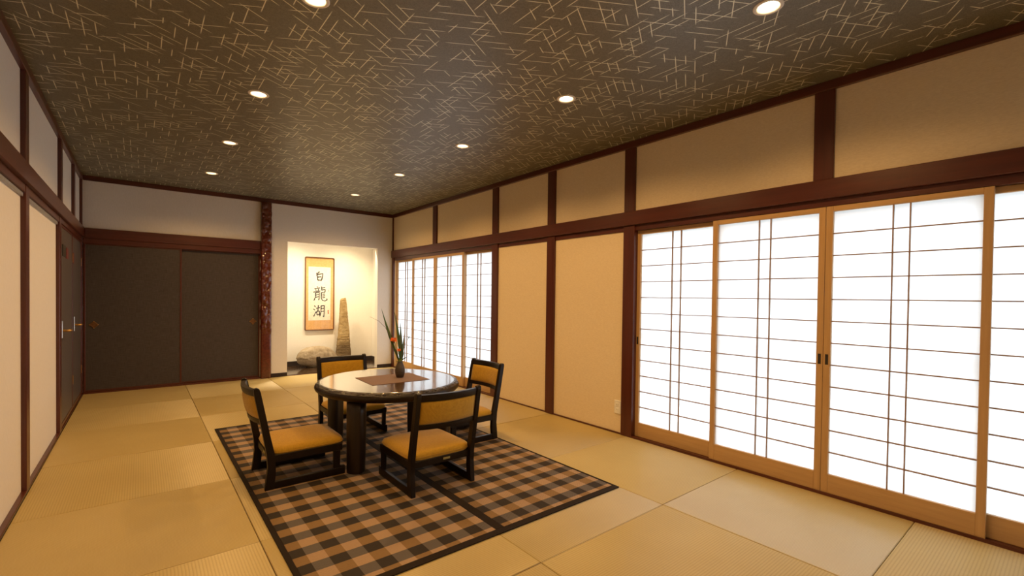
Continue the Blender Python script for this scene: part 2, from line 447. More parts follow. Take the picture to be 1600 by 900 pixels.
# ---- shoji screens
def shoji(name, y0, y1, rear, label, pull_far):
    """one sliding paper screen between y0 and y1 (y1 farther from the camera)"""
    t = empty(name, (XR + (.036 if rear else 0.0), (y0+y1)/2, .0115)); w = (y1-y0)/2; zb = t.location.z
    z1 = ZK - zb - .001 + (.0 if rear else 0.0); th = .030; st = .037
    for s in (-1, 1):
        a, b = (-w, -w+st) if s < 0 else (w-st, w)
        box('stile', (0, a, 0), (th, b, z1), 'shoji_wood_v', t, .0015)
    rb, rtp = .130-zb, 1.748-zb
    box('bottom_rail', (.001, -w+st, 0), (th-.001, w-st, rb), 'shoji_wood_y', t, .0015)
    box('top_rail', (.001, -w+st, rtp), (th-.001, w-st, z1), 'shoji_wood_y', t, .0015)
    yi0, yi1 = -w+st, w-st
    me = bpy.data.meshes.new('paper')
    me.from_pydata([(.021, yi0, rb), (.021, yi1, rb), (.021, yi1, rtp), (.021, yi0, rtp)], [], [(0, 3, 2, 1)])
    link('paper', me, 'shoji_paper', t)
    hm = None
    for k in range(1, 12):
        z = rb + (rtp-rb)*k/12
        if hm is None:
            o = box('lattice_bar', (.006, yi0, -.0032), (.0205, yi1, .0032), 'lattice_wood', t); hm = o.data
        else: o = link('lattice_bar', hm, None, t)
        o.location = (0, 0, z)
    vm = None
    for fr in (.445, .560):
        y = yi1 - (yi1-yi0)*fr
        if vm is None:
            o = box('lattice_bar', (.0045, -.0029, rb), (.0200, .0029, rtp), 'lattice_wood', t); vm = o.data
        else: o = link('lattice_bar', vm, None, t)
        o.location = (0, y, 0)
    yc = (w-st/2) if pull_far else (-w+st/2)
    box('finger_pull', (-.0015, yc-.008, .806-zb), (.004, yc+.008, .87-zb), 'dark_pull', t)
    tag(t, label, 'paper screen', 'sliding paper screens', 'structure')
    return t
shoji('window_1', 1.690, 2.430, True, 'near paper screen beside the wall outlet post, behind its neighbour', True)
shoji('window_2', 1.014, 1.737, False, 'near paper screen, left one of the two meeting at dark finger pulls', False)
shoji('window_3', .291, 1.012, False, 'near paper screen, right one of the two meeting at dark finger pulls', True)
shoji('window_4', -.425, .336, True, 'paper screen cut off by the right edge of the picture', False)
shoji('window_5', 6.552, 7.230, True, 'farthest paper screen, against the alcove corner post', True)
shoji('window_6', 5.884, 6.598, False, 'far paper screen second from the alcove corner, behind the vase', False)
shoji('window_7', 5.122, 5.882, False, 'far paper screen third from the alcove corner', True)
shoji('window_8', 4.490, 5.170, True, 'far paper screen beside the beige wall, behind the right-hand chair', False)

# ---- left wall
xl0 = XL-.024
wl = boxes('wall_left', [((XL-.2, YF-.1, -.4), (xl0, 5.43, ZC+.14)), ((XL-.2, 5.43, ZNB), (xl0, YB+.1, ZC+.14)), ((XL-.2, 5.43, -.4), (xl0-.05, YB+.1, ZNB))], 'white_wall')
struct(wl, 'white papered wall with dark red timber posts, on the left', 'wall')
for yc in (-.50, 1.03, 2.48, 3.97):
    box('post', (xl0-.02, yc-.052, 0), (XL, yc+.052, ZNB), 'red_wood_v', wl, .003)
box('post', (xl0-.05, 5.365, 0), (XL, 5.465, ZNB), 'red_wood_v', wl, .003)
box('post', (xl0-.05, YB-.055, 0), (XL, YB, ZNB), 'red_wood_v', wl, .003)
for yc in (-.50, 1.03, 2.48, 3.97, 5.52, 6.51):
    box('upper_post', (xl0-.02, yc-.05, ZN), (XL, yc+.05, ZM), 'red_wood_v', wl, .003)
box('upper_post', (xl0-.02, YB-.05, ZN), (XL, YB, ZM), 'red_wood_v', wl, .003)
box('tie_beam', (xl0-.02, YF, ZNB), (XL+.017, YB-.001, ZN), 'red_wood_y', wl, .004)
seg = [YF, -.50, 1.03, 2.48, 3.97, 5.415]
for a, b in zip(seg, seg[1:]):
    a2, b2 = a+.052, b-.052
    box('head_rail', (xl0-.02, a2, ZK-.004), (XL-.003, b2, ZNB), 'red_wood_y', wl, .002)
    box('floor_strip', (xl0-.02, a2, 0), (XL, b2, .014), 'red_wood_y', wl, .002)
    box('picture_rail', (xl0, a2, ZK-.028), (xl0+.012, b2, ZK-.005), 'rail_grey', wl, .002)
box('head_rail', (xl0-.04, 5.467, ZK), (XL-.003, YB-.057, ZNB), 'red_wood_y', wl, .002)
box('floor_strip', (xl0-.04, 5.467, 0), (XL-.001, YB-.057, .012), 'red_wood_y', wl, .002)
box('ceiling_trim', (xl0-.02, YF, ZM), (XL+.004, YB, ZC), 'red_wood_y', wl, .003)

def hinged_door(name, y0, y1, label, handle_y, plate):
    t = empty(name, (XL-.008, (y0+y1)/2, .0125)); h = (y1-y0)/2; H_ = ZK-.0135
    box('leaf_panel', (-.034, -h+.022, .03), (-.004, h-.022, H_-.02), 'door_laminate_sheen', t)
    for s in (-1, 1):
        a, b = (-h, -h+.024) if s < 0 else (h-.024, h)
        box('stile', (-.036, a, 0), (0, b, H_), 'red_wood_v', t, .002)
    box('top_rail', (-.036, -h+.024, H_-.024), (0, h-.024, H_), 'red_wood_y', t, .002)
    box('bottom_rail', (-.036, -h+.024, 0), (0, h-.024, .034), 'red_wood_y', t, .002)
    hy = handle_y - t.location.y
    l = box('lock_plate', (-.003, hy-.022, .78), (.007, hy+.022, .93), 'steel', t, .003)
    bm = bmesh.new(); tube(bm, [(.005, hy, .845), (.048, hy, .845), (.054, hy+.012, .845), (.054, hy+.125, .842)], [.010, .010, .009, .008], 10)
    from_bm('lever', bm, 'brass', l, True)
    if plate:  # thin dark and red rectangles on the door leaf
        box('dark_rectangle', (-.004, -.30, 1.50), (.002, -.10, 1.60), 'door_mark_dark', t)
        box('red_rectangle', (-.004, -.06, 1.49), (.002, .10, 1.59), 'door_mark_red', t)
    else:
        box('red_rectangle', (-.004, -h+.03, 1.47), (.002, -h+.12, 1.58), 'door_mark_red', t)
    for zz in (.25, 1.48): box('hinge', (-.002, h-.012, zz), (.004, h+.002, zz+.09), 'brass', t)
    struct(t, label, 'door'); return t
hinged_door('door_1', 5.467, 6.395, 'dark hinged door with lever handle on the left wall, nearer the camera', 5.56, True)
hinged_door('door_2', 6.398, 7.247, 'dark hinged door with lever handle on the left wall, in the far corner', 6.49, False)

# ---- back wall (closet doors at left, alcove opening at right)
XT0, XT1, ZT = 1.668, 3.035, 1.967       # alcove opening
wb = boxes('wall_back', [
    ((XL-.1, YB+.020, ZNB), (1.317, YB+.12, ZC+.14)), ((XL-.1, YB+.10, -.4), (1.317, YB+.14, ZNB)), ((1.317, YB+.03, -.4), (1.454, YB+.12, ZC+.14)),
    ((1.454, YB, -.4), (XT0, YB+.10, ZC+.14)), ((XT1, YB, -.4), (XR+.006, YB+.10, ZC+.14)),
    ((XT0, YB, ZT), (XT1, YB+.10, ZC+.14)), ((XT0, YB, -.4), (XT1, YB+.10, -.002))], 'white_wall')
struct(wb, 'white wall at the far end, above the dark closet doors and around the alcove', 'wall')
box('tie_beam', (XL+.017, YB-.016, ZNB-.006), (1.317, YB+.025, ZN-.004), 'red_wood_x', wb, .004)
box('head_rail', (XL, YB-.004, 1.762), (1.32, YB+.10, ZNB-.006), 'red_wood_x', wb, .002)
box('sill', (XL, YB-.002, -.02), (1.32, YB+.10, .020), 'red_wood_x', wb, .002)
box('ceiling_trim', (XL+.004, YB-.010, ZM), (XR-.020, YB+.02, ZC), 'red_wood_x', wb, .003)
box('alcove_edge_strip', (XT0, YB-.006, -.01), (XT1, YB+.02, .006), 'red_wood_x', wb, .001)
bb = struct(boxes('baseboard_back', [((1.452, YB-.008, 0), (XT0, YB, .055)), ((XT1, YB-.008, 0), (XR-.02, YB, .055))], 'dark_base'), 'low dark baseboard under the white alcove wall', 'baseboard')

# carved corner post of the alcove
def carved_post():
    bm = bmesh.new()
    x0, x1 = 1.318, 1.450; yf = YB-.045; yb_ = YB+.02
    nx, nz, nd = 12, 300, 4
    Lr = []
    random.seed(8)
    knobs = [(random.uniform(x0-.01, x1+.01), random.uniform(.66, 2.47), random.uniform(.014, .036), random.uniform(.5, 1)) for _ in range(230)]
    for k in range(nz+1):
        z = ZM*k/nz
        amp = 1.0 if .70 < z < 1.79 else (.75 if z > 1.95 else (.0 if z < .62 else max(0, (z-.62)/.08) if z < .70 else .35))
        ring = []
        near = [q for q in knobs if abs(q[1]-z) < q[2]*1.6]
        def d(x):
            h = 0
            for qx, qz, qr, qa in near:
                e = ((x-qx)/qr)**2 + ((z-qz)/(qr*1.5))**2
                if e < 1: h = max(h, qa*math.sqrt(1-e)*qr*.75)
            return (h + .004*mnoise.noise(Vector((x*40, 0, z*25))))*amp
        for i in range(nd): ring.append((x0 - d(x0)*.25, yb_ + (yf-yb_)*i/nd, z))
        for i in range(nx+1):
            x = x0 + (x1-x0)*i/nx
            e = min(i, nx-i)/nx
            ring.append((x, yf - d(x) + (.012 if e == 0 else .003 if e < .1 else 0), z))
        for i in range(1, nd+1): ring.append((x1 + d(x1)*.25, yf + (yb_-yf)*i/nd, z))
        Lr.append(ring)
    rings(bm, Lr)
    return from_bm('carved_post', bm, 'carved_lacquer', None, True)
tag(carved_post(), 'carved glossy red-brown timber post between closet doors and alcove', 'post')

def flower_pull(parent, x, z):
    bm = bmesh.new(); n = 32
    def rad(i, r): 
        a = 2*PI*i/n; return r*(1 + .28*abs(math.cos(2*a))**3)
    rings(bm, [[(x+rad(i, r)*math.cos(2*PI*i/n), y, z+rad(i, r)*math.sin(2*PI*i/n)) for i in range(n)] for r, y in ((.032, 0), (.032, -.004), (.024, -.006), (.021, -.003), (.004, -.003))], True, True)
    p = from_bm('finger_pull', bm, 'bronze_pull', parent)
    for a in range(4):
        bm = bmesh.new(); c = Vector((x+.038*math.cos(a*PI/2), -.003, z+.038*math.sin(a*PI/2)))
        bmesh.ops.create_icosphere(bm, subdivisions=1, radius=.0065, matrix=Matrix.Translation(c))
        from_bm('rosette', bm, 'brass', p)
def fusuma(name, x0, x1, y, label, px):
    t = empty(name, ((x0+x1)/2, y, .0205)); w = (x1-x0)/2; H_ = 1.7615-.0205
    box('leaf_panel', (-w+.018, .004, .02), (w-.018, .026, H_-.01), 'fusuma_paper', t)
    for s in (-1, 1):
        a, b = (-w, -w+.020) if s < 0 else (w-.020, w)
        box('stile', (a, 0, 0), (b, .030, H_), 'red_wood_v', t, .002)
    box('bottom_rail', (-w+.02, 0, 0), (w-.02, .030, .022), 'red_wood_x', t, .002)
    box('top_rail', (-w+.02, 0, H_-.012), (w-.02, .030, H_), 'red_wood_x', t, .002)
    g = empty('x'); bpy.data.objects.remove(g)
    pl = flower_pull(t, px - t.location.x, .81-.0205)
    for ch in t.children:
        if ch.name.startswith('finger_pull'): ch.location.y = .004
    struct(t, label, 'door'); return t
fusuma('door_3', XL+.004, .412, YB+.005, 'dark brown sliding closet door in the left far corner', -.431)
fusuma('door_4', .384, 1.317, YB+.040, 'dark brown sliding closet door beside the carved post', 1.231)

# ---- front wall behind the camera
struct(box('wall_front', (XL-.1, YF-.1, -.4), (XR+.1, YF, ZC+.14), 'white_wall'), 'white wall behind the viewer', 'wall')

# ---- alcove
YA = 8.265; XA0, XA1 = 1.452, 3.33; ZA = 2.42
struct(box('wall_alcove_back', (XA0-.1, YA, -.4), (XA1+.1, YA+.1, ZA+.15), 'white_wall_lit'), 'white back wall of the lit alcove', 'wall')
struct(box('wall_alcove_right', (XA1, YB+.1, -.4), (XA1+.1, YA, ZA+.15), 'white_wall_lit'), 'white side wall inside the alcove on the right', 'wall')
struct(box('wall_alcove_left', (XA0-.1, YB+.1, -.4), (XA0, YA, ZA+.15), 'white_wall_lit'), 'white side wall inside the alcove on the left', 'wall')
ca = struct(box('ceiling_alcove', (XA0-.1, YB+.1, ZA), (XA1+.1, YA, ZA+.1), 'white_wall'), 'ceiling inside the alcove above the opening', 'ceiling')
fa = struct(box('floor_alcove', (XA0, YB, -.4), (XA1, YA, -.002), 'alcove_floor'), 'glossy dark wooden floor board of the alcove', 'floor')
struct(boxes('baseboard_alcove', [((XA0, YA-.010, -.002), (XA1, YA, .080)), ((XA1-.010, YB+.1, -.002), (XA1, YA-.010, .080)), ((XA0, YB+.1, -.002), (XA0+.010, YA-.010, .080))], 'dark_base'), 'dark brown baseboard running round the inside of the alcove', 'baseboard')
for x in (1.95, 2.75):
    bm = bmesh.new(); lathe(bm, [(.05, -.001), (.05, -.012), (.04, -.014), (.038, -.006)], (x, 7.60, ZA), 20)
    l = from_bm('alcove_lamp', bm, 'lamp_glow', ca)
    ld = bpy.data.lights.new('alcove_light', 'SPOT'); ld.energy = ALCOVE_W; ld.color = (1.0, .79, .50); ld.spot_size = math.radians(118); ld.spot_blend = 1.0; ld.shadow_soft_size = .05
    lo = bpy.data.objects.new('alcove_light', ld); COL.objects.link(lo); lo.location = (x, 7.60, ZA-.03); lo.rotation_euler = (math.radians(5), 0, 0)

# ---- ceiling downlights
ordn = ['first', 'second', 'third', 'fourth', 'fifth']
def downlight(x, y, label):
    t = empty('downlight', (x, y, ZC)); tag(t, label, 'downlight', 'recessed ceiling downlights')
    bm = bmesh.new(); n = 32
    pr = [(.046, .004), (.046, -.001), (.050, -.005), (.058, -.005), (.064, -.002), (.064, 0)]
    lathe(bm, pr, (0, 0, 0), n, False, False); from_bm('trim_ring', bm, 'trim_ring', t, True)
    bm = bmesh.new(); lathe(bm, [(.046, .002), (.040, .030), (.036, .036)], (0, 0, 0), n, False, False); from_bm('reflector', bm, 'trim_ring', t, True)
    bm = bmesh.new(); lathe(bm, [(.0385, .034), (.030, .026), (.018, .022), (.004, .021)], (0, 0, 0), n, True, True); from_bm('lamp', bm, 'lamp_glow', t, True)
    ld = bpy.data.lights.new('downlight_beam', 'SPOT'); ld.energy = LAMP_W; ld.color = LAMP_C
    ld.spot_size = math.radians(152); ld.spot_blend = .55; ld.shadow_soft_size = .035
    lo = bpy.data.objects.new('downlight_beam', ld); COL.objects.link(lo); lo.location = (x, y, ZC-.012)
for k, y in enumerate(LY):
    downlight(LX[0], y, 'recessed ceiling downlight in the row along the left wall, %s from the far end' % ordn[k])
    downlight(LX[1], y, 'recessed ceiling downlight in the row along the screens, %s from the far end' % ordn[k])

# ================================================================== OBJECTS
# ---- rug
rug = empty('rug', (1.44, 3.30, 0)); tag(rug, 'brown and black plaid woven rug under the table and chairs', 'rug')
def rpart(name, lo, hi, mat, bev=.001):
    o = box(name, lo, hi, mat, None, bev); o.parent = rug; o.matrix_parent_inverse = Matrix.Translation((-1.44, -3.30, 0)); return o
RX0, RX1, RY0, RY1 = .506, 2.362, 1.828, 4.775
rpart('woven_panel', (RX0+.025, RY0+.043, .0005), (1.420, RY1-.02, .006), 'plaid_weave')
rpart('woven_panel', (1.472, RY0+.043, .0005), (RX1-.018, RY1-.02, .006), 'plaid_weave')
rpart('seam_binding', (1.420, RY0+.043, .0005), (1.472, RY1-.02, .0068), 'rug_binding')
rpart('edge_binding', (RX0, RY0, .0005), (RX1, RY0+.043, .0068), 'rug_binding')
rpart('edge_binding', (RX0, RY1-.02, .0005), (RX1, RY1, .0068), 'rug_binding')
rpart('edge_binding', (RX0, RY0+.043, .0005), (RX0+.025, RY1-.02, .0068), 'rug_binding')
rpart('edge_binding', (RX1-.018, RY0+.043, .0005), (RX1, RY1-.02, .0068), 'rug_binding')
ZR = .0068

# ---- round table
TX, TY, TA, TB, TZ = 1.487, 3.35, .525, .57, .556
tab = empty('round_table', (TX, TY, ZR)); tag(tab, 'round low dark lacquered table with rough-hewn rim and four thick legs', 'table')
def ell(d, z, n, jit=0, seed=0):
    r = []
    for i in range(n):
        a = 2*PI*i/n; ca, sa = math.cos(a), math.sin(a)
        q = jit*mnoise.noise(Vector((ca*26+seed, sa*26, seed*3.1)))
        r.append(((TA-d+q)*ca, (TB-d+q)*sa, z-ZR + (jit*.35*mnoise.noise(Vector((ca*30, sa*30, seed+9.))) if jit else 0)))
    return r
bm = bmesh.new(); n = 320
rings(bm, [ell(.075, .484, n), ell(.045, .485, n), ell(.018, .494, n), ell(.004, .508, n), ell(0, .520, n), ell(.003, .531, n), ell(.008, .537, n)], True, False)
from_bm('tabletop_edge', bm, 'table_edge', tab, True)
bm = bmesh.new()
rings(bm, [ell(.008, .537, n), ell(.011, .541, n, .006, 4), ell(.016, .546, n, .010, 1), ell(.022, .550, n, .012, 2), ell(.030, .5532, n, .010, 3), ell(.040, .5552, n)], False, False)
from_bm('hewn_rim', bm, 'hewn_edge', tab, False)
bm = bmesh.new(); rings(bm, [ell(.040, .5545, n), ell(.040, .5552, n), ell(.043, TZ, n)], True, True); from_bm('tabletop', bm, 'table_lacquer', tab)
for (lx, ly) in ((-.355, -.287), (-.290, .335), (.368, .285), (.303, -.31)):
    ang = math.atan2(ly, lx); bm = bmesh.new(); L = []
    for z in (0, .004, .12, .30, .40, .4835-ZR):
        ring = []; k = 1.0 if z > .2 else .93 + .07*z/.2
        if z == 0: k -= .03
        m = 28
        for i in range(m):
            a = 2*PI*i/m
            cx = math.copysign(abs(math.cos(a))**.55, math.cos(a))*.046*k
            cy = math.copysign(abs(math.sin(a))**.55, math.sin(a))*.059*k
            cx += (-.010*(cy/.059)**2 + .006)                      # outer face bows outward
            if cx > .02: cx += .0022*math.cos(cy*260)
            ring.append((lx + cx*math.cos(ang) - cy*math.sin(ang), ly + cx*math.sin(ang) + cy*math.cos(ang), z))
        L.append(ring)
    rings(bm, L); from_bm('leg', bm, 'leg_wood', tab, True)

# ---- place mat on table
pm = box('place_mat', (-.225, -.185, 0), (.225, .185, .002), 'place_mat'); pm.location = (1.515, 3.345, TZ+.0003); pm.rotation_euler = (0, 0, math.radians(-1.5))
tag(pm, 'rectangular brown woven place mat under the vase', 'place mat')

# ---- vase and its plants
VX, VY, VZ = 1.583, 3.355, TZ+.0025
vase = empty('vase', (VX, VY, VZ)); tag(vase, 'small dark brown ceramic vase on the table', 'vase')
bm = bmesh.new()
lathe(bm, [(.020, 0), (.026, .001), (.032, .014), (.0375, .036), (.0385, .056), (.035, .078), (.028, .098), (.022, .112), (.0195, .120), (.0215, .127), (.0185, .127), (.0165, .119), (.016, .10)], (0, 0, 0), 32, True, True)
from_bm('body', bm, 'vase_glaze', vase, True)
arr = empty('flower_arrangement', (VX, VY, VZ+.105)); tag(arr, 'tall green leaves with two orange flowers standing in the vase', 'flowers')
camR = Vector((.779, -.627, 0))      # a horizontal direction across the arrangement
camF = Vector((.627, .779, 0))
def blade(name, tip, wid, mat, bend=(0, 0), seg=10, start=(0, 0, 0)):
    """sword-shaped leaf: tip = (across, along, height)"""
    bm = bmesh.new(); L = []
    S0 = Vector(start); T = camR*tip[0] + camF*tip[1] + Vector((0, 0, tip[2]))
    B = camR*bend[0] + camF*bend[1]
    side = (camR*.85 + camF*.5).normalized()
    for k in range(seg+1):
        s = k/seg
        c = S0.lerp(T, s) + B*math.sin(PI*s)
        w = wid*(.45 + 1.1*s if s < .5 else 2.0*(1-s) + .02)*.5 if s > 0 else wid*.22
        f = camF*.0022*(1-s*.8)
        L.append([c - side*w, c - f, c + side*w, c + f])
    rings(bm, L); return from_bm(name, bm, mat, arr, True)
blade('leaf', (-.158, .02, .440), .024, 'leaf', (-.006, 0))
blade('leaf', (-.060, .03, .425), .022, 'leaf', (.012, 0))
blade('leaf', (.000, -.01, .335), .025, 'leaf_grey', (.006, 0))
blade('leaf', (.030, .0, .245), .020, 'leaf_grey', (.006, 0))
blade('leaf', (-.010, -.02, .17), .022, 'leaf', (.004, 0))
blade('leaf', (.012, .02, .15), .022, 'leaf', (.010, 0))
blade('side_leaf', (.078, -.01, .066), .020, 'leaf', (-.012, 0), 8, camR*.006+Vector((0, 0, .02)))
for tp in ((-.032, -.01, .026), (.030, -.012, .020), (.0, -.032, .040), (-.018, .02, .045), (.02, -.02, .048)):
    blade('small_leaf', tp, .020, 'leaf_pale', (0, -.006), 6, (0, 0, .012))
def twig(name, pts, r0, r1, mat='twig'):
    bm = bmesh.new(); P = [camR*a + camF*b + Vector((0, 0, c)) for a, b, c in pts]
    tube(bm, P, [r0 + (r1-r0)*i/(len(P)-1) for i in range(len(P))], 6); return from_bm(name, bm, mat, arr, True)
twig('stem', [(0, 0, 0), (-.030, 0, .095), (-.070, 0, .200), (-.118, 0, .285), (-.170, 0, .335), (-.240, 0, .368)], .0028, .0009)
twig('flower_stem', [(0, 0, 0), (-.022, -.01, .09), (-.045, -.01, .18)], .003, .002, 'leaf')
twig('flower_stem', [(0, 0, 0), (-.002, -.02, .06), (-.005, -.02, .110)], .003, .002, 'leaf')
twig('sprig', [(0, 0, 0), (.020, 0, .09), (.042, 0, .165), (.066, 0, .205), (.076, 0, .212)], .0011, .0007)
for tp, s0 in (((.078, 0, .222), (.062, .198)), ((.050, 0, .200), (.058, .193)), ((.060, 0, .222), (.066, .203))):
    blade('small_leaf', tp, .007, 'leaf', (0, 0), 5, camR*s0[0]+Vector((0, 0, s0[1])))
def bloom(c, r, seed):
    C = camR*c[0] + camF*c[1] + Vector((0, 0, c[2])); random.seed(seed)
    hub = bmesh.new(); bmesh.ops.create_icosphere(hub, subdivisions=2, radius=r*.55, matrix=Matrix.Translation(C)); h = from_bm('flower_head', hub, 'flower', arr, True)
    for k in range(14):
        d = Vector((random.uniform(-1, 1), random.uniform(-1, 1), random.uniform(-.5, 1))).normalized()
        bm = bmesh.new(); a = d.orthogonal().normalized(); b = d.cross(a); L = []
        for s, w in ((.25, .22), (.6, .42), (.9, .34), (1.1, .05)):
            p = C + d*r*s
            L.append([p - a*r*w, p - b*r*.07, p + a*r*w, p + b*r*.07])
        rings(bm, L); from_bm('petal', bm, 'flower', h)
bloom((-.049, -.012, .187), .024, 3); bloom((-.005, -.022, .112), .015, 5)

# ---- low chairs
def chair():
    t = empty('low_chair')
    prof = [(-.2325, 0), (-.180, 0), (-.172, .10), (-.176, .205), (-.205, .34), (-.256, .60), (-.263, .622), (-.276, .630), (-.292, .624), (-.294, .606), (-.255, .40), (-.222, .22), (-.216, .14), (-.224, .06)]
    xo, xi = .225, .195
    for s in (-1, 1):
        bm = bmesh.new(); prism(bm, prof, 0, s*xi, s*xo)
        bmesh.ops.bevel(bm, geom=[e for e in bm.edges], offset=.003, segments=1, affect='EDGES'); from_bm('back_post', bm, 'chair_wood', t)
        x0, x1 = sorted((s*.199, s*.223))
        box('runner', (x0, -.185, 0), (x1, .250, .046), 'chair_wood', t, .003)
        box('runner_tip', (x0, .220, .046), (x1, .250, .056), 'chair_wood', t, .003)
        bm = bmesh.new(); prism(bm, [(.178, .046), (.216, .046), (.219, .162), (.176, .162)], 0, x0, x1)
        bmesh.ops.bevel(bm, geom=[e for e in bm.edges], offset=.002, segments=1, affect='EDGES'); from_bm('front_leg', bm, 'chair_wood', t)
        box('side_rail', (x0, -.178, .162), (x1, .232, .208), 'chair_wood', t, .003)
    box('front_rail', (-.199, .206, .162), (.199, .232, .208), 'chair_wood', t, .003)
    br = box('back_rail', (-.195, -.200, .158), (.195, -.178, .199), 'chair_wood', t, .003)
    box('maker_plate', (.005, -.2025, .174), (.055, -.1995, .187), 'tag_plate', br, .001)
    # cushion: domed pad with rounded corners
    bm = bmesh.new(); L = []; m = 56
    def cr(ax, ay0, ay1, z, e=.28, dome=0):
        cyy = (ay0+ay1)/2; ay = (ay1-ay0)/2; ring = []
        for i in range(m):
            a = 2*PI*i/m
            ring.append((math.copysign(abs(math.cos(a))**e, math.cos(a))*ax, cyy + math.copysign(abs(math.sin(a))**e, math.sin(a))*ay, z))
        return ring
    for ax, a0, a1, z in ((.196, -.192, .212, .222), (.212, -.194, .222, .226), (.220, -.196, .230, .236), (.221, -.196, .232, .248), (.214, -.192, .226, .262), (.196, -.178, .210, .273), (.160, -.145, .175, .281), (.11, -.10, .125, .286), (.05, -.04, .06, .288)):
        k = .24 + .3*max(0, (z-.262)/.026)
        L.append(cr(ax, a0, a1+.020, z-.024, k))
    rings(bm, L); c = from_bm('seat_cushion', bm, 'gold_cloth', t, True)
    bm = bmesh.new(); P = cr(.2225, -.1975, .2535, .218, .24); P = P + P[:1]
    tube(bm, P, [.0022]*len(P), 5); from_bm('piping', bm, 'gold_cloth', c, True)
    # curved backrest: rails and padded panel
    def yb(z): return -.2140 - (z-.28)*.185          # centre line of the posts
    def curve(x): return -.034*(1-(x/.196)**2)
    def band(name, z0, z1, th, mat, dome=0.0, off=0.0, xw=.197, nz=2, smooth=False):
        bm = bmesh.new(); nx = 18; L = []
        for i in range(nx+1):
            x = -xw + 2*xw*i/nx; sec = []
            ex = 1-abs(x/xw)**6
            for side in (1, -1):
                for kk in range(nz+1):
                    s = kk/nz if side > 0 else 1-kk/nz
                    z = z0 + (z1-z0)*s; ez = 1-abs(2*s-1)**4
                    d = th/2 + dome*ez*ex
                    sec.append((x, yb(z) + curve(x) + off + side*d, z))
            L.append(sec)
        rings(bm, L); return from_bm(name, bm, mat, t, smooth)
    band('top_rail', .574, .616, .026, 'chair_wood', .002, 0, .197, 4, False)
    band('lower_rail', .402, .432, .024, 'chair_wood', .001, 0, .197, 2, False)
    band('back_pad', .430, .576, .018, 'gold_cloth', .012, .002, .196, 8, True)
    return t
ch = chair()
spots = [((1.4615, 2.687), 0, 'gold-cushioned low chair nearest the camera, seen from behind'),
         ((.816, 3.305), -PI/2, 'gold-cushioned low chair on the left side of the table'),
         ((2.112, 3.305), PI/2, 'gold-cushioned low chair on the side of the table toward the screens'),
         ((1.466, 4.070), PI, 'gold-cushioned low chair on the far side of the table, before the alcove')]
for k, ((x, y), rz, lab) in enumerate(spots):
    o = ch if k == 0 else copy_tree(ch)
    o.location = (x, y, ZR); o.rotation_euler = (0, 0, rz)
    tag(o, lab, 'chair', 'low chairs around the table')

# ---- alcove stones
def lump(name, loc, rad, seed, mat, label):
    bm = bmesh.new(); bmesh.ops.create_icosphere(bm, subdivisions=5, radius=1)
    for v in bm.verts:
        c = v.co.copy(); d = 1 + .10*mnoise.noise(c*1.3 + Vector((seed, 0, 0))) + .03*mnoise.noise(c*4 + Vector((0, seed, 0)))
        q = Vector((c.x*rad[0], c.y*rad[1], c.z*rad[2]))*d
        if c.x < -.45 and c.z < .3: q.x *= .98
        q.x += -.10*rad[0]*(1-c.z)*.5*(-1 if c.z < 0 else 0)
        if q.z < -rad[2]*.80: q.z = -rad[2]*.80 + (q.z + rad[2]*.80)*.05
        v.co = q
    mz = min(v.co.z for v in bm.verts)
    for v in bm.verts: v.co.z -= mz
    o = from_bm(name, bm, mat, None, True); o.location = loc; return o
bo = lump('boulder', (2.275, 8.03, -.002), (.325, .165, .192), 2.3, 'boulder_stone', '')
bo.rotation_euler = (0, math.radians(0), math.radians(6))
tag(bo, 'rounded grey-brown boulder lying on the alcove floor', 'stone')
bm = bmesh.new(); L = []; m = 36; nz = 90
for k in range(nz+1):
    s = k/nz; z = 1.142*s; ring = []
    w = .142*(1-s)**.9 + .046 if s < 1 else .046
    w = .144 + (.048-.144)*(s**.85)
    if s > .985: w *= .86
    for i in range(m):
        a = 2*PI*i/m
        cx = math.copysign(abs(math.cos(a))**.7, math.cos(a)); cy = math.copysign(abs(math.sin(a))**.7, math.sin(a))
        d = 1 + .09*mnoise.noise(Vector((cx*1.5, cy*1.5, z*7))) + .05*mnoise.noise(Vector((cx*2, cy*2, z*38))) + (.02 if int(z*34) % 2 and z < .45 else 0)
        zz = z + (.012*cx if s > .985 else 0)
        ring.append((cx*w*d + .010*math.sin(z*3), cy*w*.72*d, zz))
    L.append(ring)
rings(bm, L)
pi_ = from_bm('stone_pillar', bm, 'pillar_stone', None, True); pi_.location = (2.735, 8.06, -.002)
tag(pi_, 'tall tapering standing stone with layered base in the alcove', 'stone')

# ---- framed calligraphy in the alcove
fx, fz, fwid, fhei = 2.397, 1.212, .485, 1.252
fr = empty('framed_calligraphy', (fx, YA-.001, fz)); tag(fr, 'tall framed calligraphy with three large black characters on the alcove wall', 'picture')
def rrect(w, h, r, k=6):
    P = []
    for cx, cz, a0 in ((w-r, h-r, 0), (-w+r, h-r, 90), (-w+r, -h+r, 180), (w-r, -h+r, 270)):
        for i in range(k+1):
            a = math.radians(a0 + 90*i/k); P.append((cx+r*math.cos(a), cz+r*math.sin(a)))
    return P
W2, H2 = fwid/2, fhei/2
bm = bmesh.new()
o1 = rrect(W2, H2, .022); i1 = rrect(W2-.014, H2-.014, .010)
lay = [[(x, 0, z) for x, z in o1], [(x, -.026, z) for x, z in o1], [(x*.985, -.030, z*.995) for x, z in o1], [(x, -.028, z) for x, z in i1], [(x, -.012, z) for x, z in i1]]
rings(bm, lay, True, False); from_bm('frame', bm, 'frame_wood', fr)
bm = bmesh.new(); prism(bm, rrect(W2-.0135, H2-.0135, .010), 1, -.010, -.012); from_bm('brocade_mount', bm, 'brocade', fr)
px0, px1, pz0, pz1 = 2.212-fx, 2.578-fx, .757-fz, 1.672-fz
